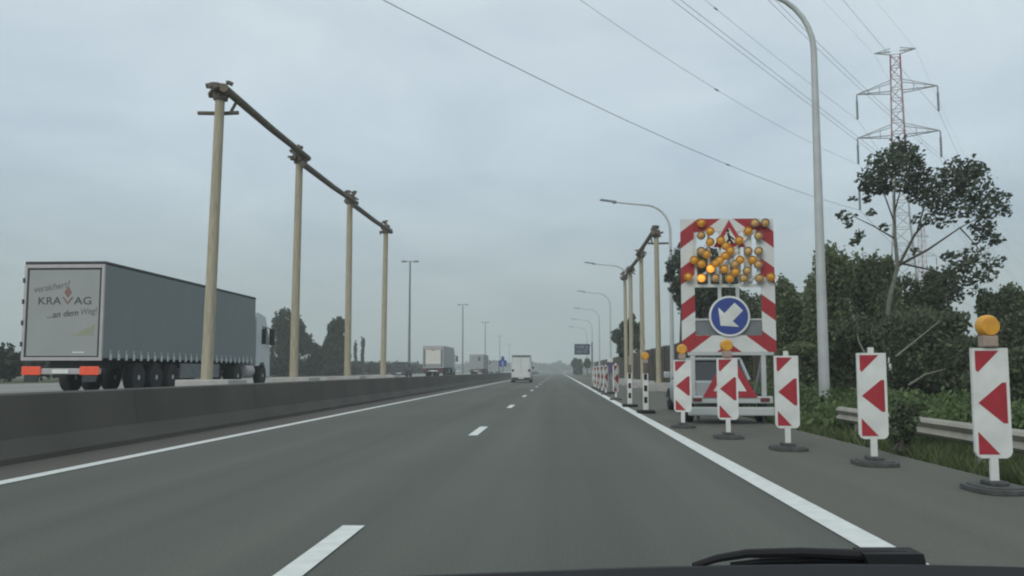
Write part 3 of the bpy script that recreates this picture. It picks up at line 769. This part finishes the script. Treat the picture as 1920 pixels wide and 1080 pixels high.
# ------------------------------------------------------------ foliage
def leaf_mesh(name, lobes, n, size, m, parent=None, droop=None, shell=0.55, kind=None, flat=1.0):
    """n small leaf faces spread through the volume of ellipsoid lobes [(centre, radii, weight)]"""
    wts = np.array([l[2] for l in lobes], float); wts /= wts.sum()
    pick = rng.choice(len(lobes), n, p=wts)
    c = np.array([tuple(l[0]) for l in lobes])[pick]; r = np.array([tuple(l[1]) for l in lobes])[pick]
    d = rng.normal(size=(n, 3)); d /= np.linalg.norm(d, axis=1)[:, None]
    k = (rng.random(n) * (1 - shell ** 3) + shell ** 3) ** (1 / 3)
    k *= 0.80 + 0.34 * rng.random(n) ** 2
    pos = c + d * k[:, None] * r
    a = rng.normal(size=(n, 3)); 
    if droop is not None: a = a * .55 + np.array(droop)
    a /= np.linalg.norm(a, axis=1)[:, None]
    q = rng.normal(size=(n, 3)); q -= (q * a).sum(1)[:, None] * a; q /= np.linalg.norm(q, axis=1)[:, None]
    s = size * (0.6 + 0.8 * rng.random(n))[:, None]
    v = np.empty((n, 4, 3)); v[:, 0] = pos - a * s * .6; v[:, 1] = pos + q * s * .36 - a * s * .05; v[:, 2] = pos + a * s * .6; v[:, 3] = pos - q * s * .36 + a * s * .05
    me = bpy.data.meshes.new(name)
    me.vertices.add(n * 4); me.loops.add(n * 4); me.polygons.add(n)
    me.vertices.foreach_set('co', v.reshape(-1)); me.loops.foreach_set('vertex_index', np.arange(n * 4, dtype=np.int32))
    me.polygons.foreach_set('loop_start', np.arange(0, n * 4, 4, dtype=np.int32)); me.update(); me.validate()
    me.materials.append(m)
    o = bpy.data.objects.new(name, me); C.objects.link(o)
    if parent: o.parent = parent
    return o
def clumps(c, r, k, spread=1.0):
    """split one rough ellipsoid into k uneven lobes"""
    out = []
    for i in range(k):
        d = Vector((random.gauss(0, 1), random.gauss(0, 1), random.gauss(0, 1))).normalized() * random.uniform(.35, .85) * spread
        s = random.uniform(.30, .52)
        out.append(((c[0] + d.x * r[0], c[1] + d.y * r[1], c[2] + d.z * r[2]), (r[0] * s, r[1] * s, r[2] * s), s * s))
    out.append((c, (r[0] * .62, r[1] * .62, r[2] * .62), .5))
    return out
def bush(label, px, pytop, wpx, Y, n, m, leaf=.2, name='bush', cat='bush', group='bushes and small trees behind the guard rail', stems=4, lift=0.08, bark='bark_dark', droop=(0.1, 0, .5)):
    top = at(px, pytop, Y); w = wpx / F * Y / 2
    gz = 0.15 if px > 1100 else .35
    h = (top.z - gz) * .93
    leaf *= .66 if Y < 60 else .8; n = int(n * (2.1 if Y < 60 else 1.5))
    t = thing(name, label, cat, (top.x, Y, gz), 0, group)
    cc = (0, 0, h * (.5 + lift)); rr = (w, w * .9, h * (.5 - lift) if lift > .1 else h * .5)
    lobes = clumps(cc, rr, 14)
    for q in range(5):
        lobes.append(((random.uniform(-.6, .6) * w, random.uniform(-.5, .5) * w, h * random.uniform(.80, .95)), (w * .28, w * .28, h * .14), .10))
    if lift < .1: lobes += [((random.uniform(-.7, .7) * w, random.uniform(-.6, .6) * w, h * .14), (w * .4, w * .4, h * .2), .18) for q in range(4)]
    b = MB()
    for q in range(stems):
        e = random.choice(lobes)[0]
        s = Vector((random.uniform(-.2, .2), random.uniform(-.2, .2), -.1))
        mid = Vector((s.x * .5 + e[0] * .3, s.y * .5 + e[1] * .3, e[2] * .5))
        b.tube([s, mid, e], [.03 + h * .012, .02 + h * .007, .012], 6)
    b.build('trunk' if stems < 3 else 'stems', M[bark], t, True)
    leaf_mesh('foliage', lobes, n, leaf, M[m], t, droop)
    return t
# the thicket on the right
bush('dark green bush directly right of the arrow board, left of the near lamp post', 1490, 515, 120, 38, 9000, 'leaf_mid', .20)
bush('pale green tall willow shrub right behind the near lamp post', 1555, 462, 130, 34, 10000, 'leaf_mid', .19)
bush('bushy shrub whose top meets the trunk of the tall wind blown tree', 1635, 474, 130, 36, 9000, 'leaf_mid', .2)
bush('dark shrub right of the tall tree trunk, under its crown', 1728, 498, 140, 37, 9000, 'leaf_dark', .2)
t = bush('low dark bush with bare pale branches, between the two nearest beacon panels', 1725, 575, 180, 31, 10000, 'leaf_dark', .19)
b = MB()
for pts in (((1680, 668), (1715, 640), (1762, 602)), ((1703, 722), (1735, 702), (1772, 692)), ((1640, 700), (1610, 640), (1600, 590))):
    b.tube([at(px, py, 27.4 + i * .5) - t.location for i, (px, py) in enumerate(pts)], [.035, .028, .015], 6)
b.build('bare_branch', M['bark'], t, True)
bush('dark dense bush behind the nearest beacon panel', 1790, 622, 130, 30, 8000, 'leaf_dark', .18)
bush('small dark shrub at the tarmac edge, in front of the guard rail', 1700, 752, 60, 13.2, 900, 'leaf_dark', .10)
bush('broad dark tree at the right edge of the view', 1905, 530, 170, 33, 11000, 'leaf_dark', .2)
bush('low dark bush below the broad tree at the right edge', 1900, 650, 170, 24, 8000, 'leaf_dark', .17)
bush('dark bush behind the second nearest beacon panel', 1590, 600, 150, 29, 9000, 'leaf_dark', .18)
bush('low green bush at the foot of the near lamp post', 1500, 645, 110, 31, 7000, 'leaf_mid', .18)
bush('dark bush hidden behind the arrow board window', 1400, 545, 160, 52, 9000, 'leaf_dark', .24)
bush('dark bushy tree behind the left half of the arrow board', 1320, 455, 120, 50, 6500, 'leaf_tall', .26, name='bushy_tree', cat='tree', stems=2, lift=.22)
t = thing('bushy_tree', 'small tree whose leaf tuft sticks out left of the arrow board', 'tree', at(1275, 700, 50) * 1.0, 0, 'trees beyond the right timber frame')
t.location.z = .1
O = t.location
lob = [(at(px, py, 50 + dy) - O, (r, r, r), r) for px, py, r, dy in ((1262, 495, .45, 0), (1256, 520, .38, .3), (1266, 540, .35, -.2), (1258, 505, .3, .5), (1285, 480, .8, 1), (1290, 530, .8, 0), (1275, 560, .4, 0))]
MB().tube([(0, 0, -.1), (.1, 0, 3), at(1280, 520, 50) - O], [.12, .09, .04], 8).build('trunk', M['bark_dark'], t, True)
leaf_mesh('crown', lob, 2000, .16, M['leaf_tall'], t, (0.3, 0, .4), .3)
t = bush('slender dark tree rising behind the poles of the right timber frame', 1180, 588, 56, 92, 2600, 'leaf_tall', .42, name='slender_tree', cat='tree', group='trees beyond the right timber frame', stems=2, lift=.2)
bush('rounded green tree below the blue display sign', 1081, 673, 24, 250, 2500, 'leaf_far', .6, name='round_tree', cat='tree', group='distant trees by the road', stems=2)
bush('small olive tree right of the rounded green one', 1101, 672, 14, 190, 1200, 'leaf_mid', .5, name='round_tree', cat='tree', group='distant trees by the road', stems=2, lift=.2)
# left side trees
G = 'trees beyond the left carriageway'
bush('broad square topped tree right of the big truck cab', 541, 590, 84, 130, 6500, 'leaf_far', .5, name='broad_tree', cat='tree', group=G)
bush('oval dark tree behind the third pole of the left timber frame', 633, 598, 62, 128, 5500, 'leaf_far', .5, name='oval_tree', cat='tree', group=G)
bush('low round tree between the two larger left trees', 594, 640, 44, 135, 2600, 'leaf_far', .45, name='round_tree', cat='tree', group=G)
bush('bare thin poplar, left of the two thin ones by the fourth left pole', 667, 636, 6, 190, 240, 'leaf_far', .55, name='poplar_tree', cat='tree', group=G, stems=2)
bush('thin leafy poplar, right of the two thin ones by the fourth left pole', 681, 630, 8, 180, 420, 'leaf_far', .5, name='poplar_tree', cat='tree', group=G, stems=2)
lob = []
for y in np.arange(24, 300, 2.4):
    lob.append(((-40 + random.uniform(-1, 1), y, .5 + 1.2), (1.2, 1.9, 1.25 + random.uniform(-.2, .25)), 1.0))
o = leaf_mesh('hedge', lob, 42000, .46, M['leaf_hedge'], None, None, .5)
tag(o, 'long low dark hedge behind the left carriageway', 'hedge')
# far woods on the horizon
def wood(name, xs, Y, h, n, m=None):
    lob = [((x + random.uniform(-4, 4), Y + random.uniform(-25, 25), h * .40), (random.uniform(6, 13), 8, h * random.uniform(.35, .62)), 1) for x in xs]
    return struct(leaf_mesh(name, lob, n, 1.9, M['leaf_far'], None, None, .6), 'stuff')
wood('far_wood', np.arange(-260, -58, 8), 420, 6.5, 7000)
wood('far_wood', np.arange(-80, 40, 7), 760, 9.0, 5000)
wood('far_wood', np.arange(30, 140, 7), 520, 6.0, 4000)

# ------------------------------------------------------------ the tall wind blown tree
TYY = 33.0
base = at(1655, 700, TYY); base.z = .12
t = thing('tall_tree', 'tall wind blown tree with pale trunk and open dark crown in front of the pylon', 'tree', base)
def P(px, py, dy=0): return at(px, py, TYY + dy) - base
MB().tube([(0, 0, -.1), P(1660, 630), P(1668, 560), P(1683, 500), P(1678, 440), P(1677, 370, .2), P(1681, 300, .3)], [.12, .095, .085, .075, .055, .035, .015], 9).build('trunk', M['bark'], t, True)
for pts, r0 in ((((1684, 500, 0), (1715, 440, .5), (1745, 405, .8), (1790, 370, 1.2)), .06), (((1686, 497, 0), (1740, 468, -.6), (1800, 427, -1), (1850, 400, -1.4)), .055),
                (((1677, 447, 0), (1640, 425, -.5), (1605, 408, -.9), (1590, 395, -1)), .035), (((1678, 420, 0), (1660, 370, .6), (1645, 330, 1.0)), .035),
                (((1720, 432, .5), (1735, 380, 1.2), (1750, 340, 1.6)), .035), (((1800, 427, -1), (1830, 460, -1.6), (1850, 490, -2)), .03), (((1690, 494, 0), (1740, 505, 1), (1790, 520, 1.6)), .04),
                (((1677, 400, .1), (1690, 350, -.6), (1710, 310, -1)), .03)):
    MB().tube([P(*p) for p in pts], [r0 * (1 - .28 * i) for i in range(len(pts))], 6).build('limb', M['bark_dark'], t, True)
lob = []
for px, py, r, w in ((1690, 285, 30, 1.3), (1665, 310, 34, 1.5), (1640, 335, 28, 1.1), (1718, 325, 26, .9), (1700, 345, 24, .7), (1632, 350, 18, .5), (1655, 352, 18, .5), (1712, 300, 18, .4), (1715, 365, 20, .35),
    (1592, 408, 12, .14), (1577, 402, 9, .10), (1600, 372, 8, .07), (1612, 440, 10, .11), (1603, 452, 9, .09), (1632, 398, 9, .08), (1625, 375, 8, .06), (1590, 422, 8, .08), (1660, 425, 8, .06),
    (1800, 325, 36, 1.5), (1825, 350, 32, 1.2), (1775, 350, 36, 1.4), (1800, 385, 32, 1.1), (1835, 318, 18, .4), (1750, 375, 28, .7), (1735, 350, 18, .5), (1765, 410, 22, .4), (1728, 412, 16, .25), (1718, 470, 9, .07),
    (1850, 392, 28, .7), (1876, 372, 18, .35), (1884, 395, 14, .25), (1840, 420, 24, .45), (1862, 365, 14, .25),
    (1845, 440, 20, .35), (1868, 450, 13, .2), (1830, 475, 24, .4), (1805, 495, 24, .45), (1780, 480, 14, .2), (1825, 500, 24, .4), (1862, 490, 16, .2), (1880, 485, 9, .08), (1850, 515, 20, .3), (1800, 530, 22, .35), (1775, 520, 15, .2), (1830, 545, 16, .2), (1790, 555, 16, .2), (1820, 525, 18, .2)):
    s = r / F * TYY; c = P(px, py, random.uniform(-1.3, 1.5)); lob.append((c, (s * 1.28, s * 1.2, s * .95), w))
leaf_mesh('crown', lob, 5800, .14, M['leaf_tall'], t, (.9, 0, .38), .1)
# blades and weeds of the verge
def verge_z(x):
    return float(np.interp(x, [p[0] for p in VP], [p[1] for p in VP]))
def blades(name, n, xr, yr, hmin, hmax, wid, m, lean=.35, power=1.0):
    x = xr[0] + (xr[1] - xr[0]) * rng.random(n) ** power; y = yr[0] + (yr[1] - yr[0]) * rng.random(n) ** 1.3
    z = np.interp(x, [p[0] for p in VP], [p[1] for p in VP]) - .02
    h = hmin + (hmax - hmin) * rng.random(n) ** 1.5
    h *= .55 + .9 * (0.5 + .5 * np.sin(x * 2.1 + 1.3 * np.sin(y * .9)) * np.cos(y * 1.1 + x))
    a = rng.random(n) * 2 * np.pi; ux, uy = np.cos(a) * wid, np.sin(a) * wid
    lx, ly = rng.normal(size=n) * lean * h, rng.normal(size=n) * lean * h
    v = np.empty((n, 3, 3))
    v[:, 0] = np.stack([x - ux, y - uy, z], 1); v[:, 1] = np.stack([x + ux, y + uy, z], 1); v[:, 2] = np.stack([x + lx, y + ly, z + h], 1)
    me = bpy.data.meshes.new(name); me.vertices.add(n * 3); me.loops.add(n * 3); me.polygons.add(n)
    me.vertices.foreach_set('co', v.reshape(-1)); me.loops.foreach_set('vertex_index', np.arange(n * 3, dtype=np.int32))
    me.polygons.foreach_set('loop_start', np.arange(0, n * 3, 3, dtype=np.int32)); me.update(); me.validate(); me.materials.append(m)
    o = bpy.data.objects.new(name, me); C.objects.link(o); return struct(o, 'stuff')
blades('verge_grass', 52000, (4.85, 9.5), (4, 42), .10, .30, .018, M['grass'], .4, 1.1)
lob = []
for i in range(150):
    y = random.uniform(9, 40); x = random.uniform(6.15, 9.5)
    h = random.uniform(.35, .8) if x > 6.4 else random.uniform(.3, .55)
    lob.append(((x, y, verge_z(x) + h * .5), (.38, .5, h * .55), h))
for i in range(30):
    y = random.uniform(19.2, 32); x = random.uniform(5.15, 6.2); h = random.uniform(.3, .75)
    lob.append(((x, y, verge_z(x) + h * .5), (.35, .5, h * .55), h))
struct(leaf_mesh('verge_weeds', lob, 30000, .105, M['weeds'], None, (0, 0, .5), .3), 'stuff')

# ------------------------------------------------------------ pylons and power lines
PY = 137.0
pc = at(1690, 400, PY)
top_z = at(1690, 93, PY).z
def strut(b, p, q, w, mi): b.tube([p, q], w, 4, mi)
def pylon(label, loc, H, arms, rz=0):
    t = thing('electricity_pylon', label, 'pylon', loc, rz, 'lattice pylons')
    def hw(z): return 0.66 + (H - z) / H * .9 + 1.6 * max(0, 1 - z / (H * .5)) ** 1.3
    zs = [0]; 
    while zs[-1] < H - 1: zs.append(min(H, zs[-1] + max(1.7, 2.3 * hw(zs[-1]) * .75)))
    cs = [(-1, -1), (1, -1), (1, 1), (-1, 1)]
    for seg, (za, zb_) in enumerate(((0, H * .42), (H * .42, H * .60), (H * .60, H * .74), (H * .74, H * .90), (H * .90, H + 1))):
        b = MB()
        for i in range(len(zs) - 1):
            if not (za <= zs[i] < zb_): continue
            a_, c_ = hw(zs[i]), hw(zs[i + 1])
            for k in range(4):
                k2 = (k + 1) % 4
                A_ = Vector((cs[k][0] * a_, cs[k][1] * a_, zs[i])); B_ = Vector((cs[k][0] * c_, cs[k][1] * c_, zs[i + 1]))
                C_ = Vector((cs[k2][0] * a_, cs[k2][1] * a_, zs[i])); D_ = Vector((cs[k2][0] * c_, cs[k2][1] * c_, zs[i + 1]))
                strut(b, A_, B_, .11, 0); strut(b, *((A_, D_) if (i + k) % 2 else (C_, B_)), .05, 0); strut(b, B_, D_, .045, 0)
        b.build('tower_section', M['pylon_red'] if seg in (2, 4) else M['pylon_pink'] if seg == 3 else M['pylon_grey'], t)
    tips = []
    for z, half, drop in arms:
        for s in (-1, 1):
            b = MB(); w = hw(z)
            tip = Vector((s * half, 0, z + .1)); up = 1.5 if drop else .35
            for yy in (-1, 1):
                strut(b, (s * w, yy * w, z - .2), tip, .08, 0); strut(b, (s * w, yy * w, z + up), tip, .065, 0)
            for f_ in (.33, .66):
                x = s * (w + (half - w) * f_)
                strut(b, (x, -w * (1 - f_), z - .1), (x, w * (1 - f_), z - .1), .05, 0); strut(b, (x, 0, z - .1), (x, 0, z + up * (1 - f_)), .05, 0)
            b.build('cross_arm', M['pylon_grey'], t)
            if drop:
                MB().lathe([(.10, 0), (.10, -drop * .2), (.16, -drop * .25), (.16, -drop * .95), (.05, -drop)], (s * half, 0, z), 8).build('insulator', M['steel_dark'], t)
            tips.append((s, z, half, drop))
    return t, tips
H = top_z - .2
zz = lambda py: at(1690, py, PY).z - .2
arms = [(H - .3, 2.9, 0), (zz(170), 5.65, 3.9), (zz(253), 5.75, 4.0), (zz(340), 5.75, 4.0)]
RZ = R(-20)
pyl, tips = pylon('tall red and grey lattice pylon behind the wind blown tree', (pc.x, PY, .2), H, arms, RZ)
p2 = at(1727, 424, 300)
pylon('second lattice pylon, far off and seen through the branches of the wind blown tree', (p2.x, 300, .2), p2.z - .2, [((p2.z - .2) * .93, 3, 0), ((p2.z - .2) * .8, 5.6, 3), ((p2.z - .2) * .66, 5.6, 3)], R(20))

din = Vector((-0.71, -1.0, 0)); dout = Vector((0.57, 1.0, 0)).normalized()
GW = 'overhead power lines from the pylon across the road'
NM = {(1, -1): 'earth wire from the left tip of the pylon top', (1, 1): 'earth wire from the right tip of the pylon top'}
names = ['top', 'upper', 'middle', 'lower']
for i, (s, z, half, drop) in enumerate(tips):
    lvl = i // 2
    st = Vector((pc.x, PY, .2)) + Matrix.Rotation(RZ, 3, 'Z') @ Vector((s * half, 0, z - drop))
    side = 'left' if s < 0 else 'right'
    b = MB()
    def cat(p, d, span, sag, n):
        return [p + d * (span * k / n) + Vector((0, 0, -4 * sag * (k / n) * (1 - k / n))) for k in range(n + 1)]
    c1, c2 = {(3, -1): (-.07, .0009), (2, -1): (-.06, .0012), (1, -1): (.03, .0004), (3, 1): (.06, 0), (2, 1): (.02, .0008), (1, 1): (.08, .0004), (0, -1): (.06, .0003), (0, 1): (.06, .0003)}[(lvl, s)]
    def rise(q):                                          # the span climbs towards a taller pylon behind us
        k = min(q, 140); return c1 * k + c2 * k * k + max(0, q - 140) * .05
    def near_span(p): return [p + din * q + Vector((0, 0, rise(q))) for q in range(0, 201, 8)]
    twin = 0.22 if (lvl == 3 and s > 0) or (lvl == 2 and s > 0) else 0.0
    off = Vector((din.y, -din.x, 0)) * twin
    rad = (.012 if lvl == 0 else .021) if not (lvl == 3 and s < 0) else .032
    for o_ in ((off, -off) if twin else (off,)):
        b.tube([p + o_ for p in near_span(st)], rad, 5)
        b.tube([p + o_ for p in cat(st, dout, 260, 6.0, 14)], rad, 5)
    for k in ((38, 90) if lvl == 3 else (40,)):
        if s < 0 and lvl:
            p = st + din * k + Vector((0, 0, rise(k)))
            b.tube([p - din * .35, p - din * .3, p + din * .3, p + din * .35], [.04, .09, .09, .04], 6)
    lab = 'thin earth wire strung from the %s tip of the pylon top' % side if lvl == 0 else '%s power line hanging from the %s arm tip on the %s side of the pylon' % ('twin' if twin else 'single', names[lvl], side)
    tag(b.build('power_line', M['cable']), lab, 'power line', GW)

# ------------------------------------------------------------ the front of our own car
t = thing('own_car', 'black scuttle, bonnet and wiper of the car the picture is taken from', 'car', (0, 0, 0))
def B(px, py, Y): return at(px, py, Y)
edge = [(700, 1088), (860, 1081), (1000, 1076), (1120, 1071), (1250, 1067), (1400, 1064), (1560, 1062), (1700, 1062), (1920, 1067), (2200, 1080)]
b = MB(); rows = [[], [], [], []]
for px, py in edge:
    p = B(px, py - 9, .82)
    rows[0].append((p.x, p.y - .25, p.z - .10)); rows[1].append((p.x, p.y - .02, p.z + .001)); rows[2].append((p.x, p.y + .03, p.z - .008)); rows[3].append((p.x * 1.02, p.y + .14, p.z - .09))
n = len(edge)
vs = [v for r_ in rows for v in r_]
b.add(vs, [(j * n + i, j * n + i + 1, (j + 1) * n + i + 1, (j + 1) * n + i) for j in range(3) for i in range(n - 1)])
o = b.build('scuttle_panel', M['black'], t, True); md = o.modifiers.new('thickness', 'SOLIDIFY'); md.thickness = .012; md.offset = -1
b = MB(); vs = []
ys = [.98, 1.3, 1.65, 1.95, 2.05]; zs = [.86, .77, .68, .58, .45]; xc = .32
for y, z in zip(ys, zs):
    for k in range(9):
        u_ = -1 + k / 4; vs.append((xc + u_ * .82 * (1 - .05 * (y - 1)), y, z - .07 * u_ ** 2 - (.12 if abs(u_) == 1 else 0)))
b.add(vs, [(j * 9 + i, j * 9 + i + 1, (j + 1) * 9 + i + 1, (j + 1) * 9 + i) for j in range(4) for i in range(8)])
o = b.build('bonnet', M['darkcar'], t, True); md = o.modifiers.new('thickness', 'SOLIDIFY'); md.thickness = .015; md.offset = -1
MB().bbox(xc - .8, xc + .8, 1.95, 2.13, .22, .42, .05).build('bumper', M['darkcar'], t)
for s in (-1, 1): wheel(t, xc + s * .72, 1.45, .31, .2)
b = MB()
b.tube([B(1300, 1061, .84), B(1345, 1047, .845), B(1400, 1038, .85), B(1500, 1036, .85), B(1620, 1041, .85), B(1700, 1046, .85)], [.003, .0035, .004, .0045, .005, .006], 8)
wp = b.build('wiper', M['black'], t, True)
b = MB(); q = [B(1612, 1034, .85), B(1722, 1034, .85), B(1730, 1064, .85), B(1626, 1064, .85)]
b.add([tuple(v + Vector((0, d, 0))) for d in (-.012, .02) for v in q], [(0, 1, 2, 3), (7, 6, 5, 4), (0, 4, 5, 1), (1, 5, 6, 2), (2, 6, 7, 3), (3, 7, 4, 0)])
b.build('wiper_pivot', M['black'], wp)
b = MB(); b.tube([B(1370, 1058, .852), B(1430, 1053, .856), B(1520, 1051, .858), B(1640, 1056, .858)], [.002, .0035, .0035, .003], 6); b.build('wiper_blade', M['black'], wp, True)

# ------------------------------------------------------------ hazy air
hz = MB().box(-930, 930, -280, 1730, -1.45, 90).build('haze', [])
m = bpy.data.materials.new('haze'); m.use_nodes = True
hz.data.materials.clear(); hz.data.materials.append(m)
tt = m.node_tree; tt.nodes.clear()
vo = N(tt, 'ShaderNodeVolumePrincipled'); vo.inputs['Density'].default_value = 0.0011; vo.inputs['Color'].default_value = (.88, .93, .92, 1)
oo = N(tt, 'ShaderNodeOutputMaterial'); L(tt, vo.outputs[0], oo.inputs['Volume'])
struct(hz, 'stuff')
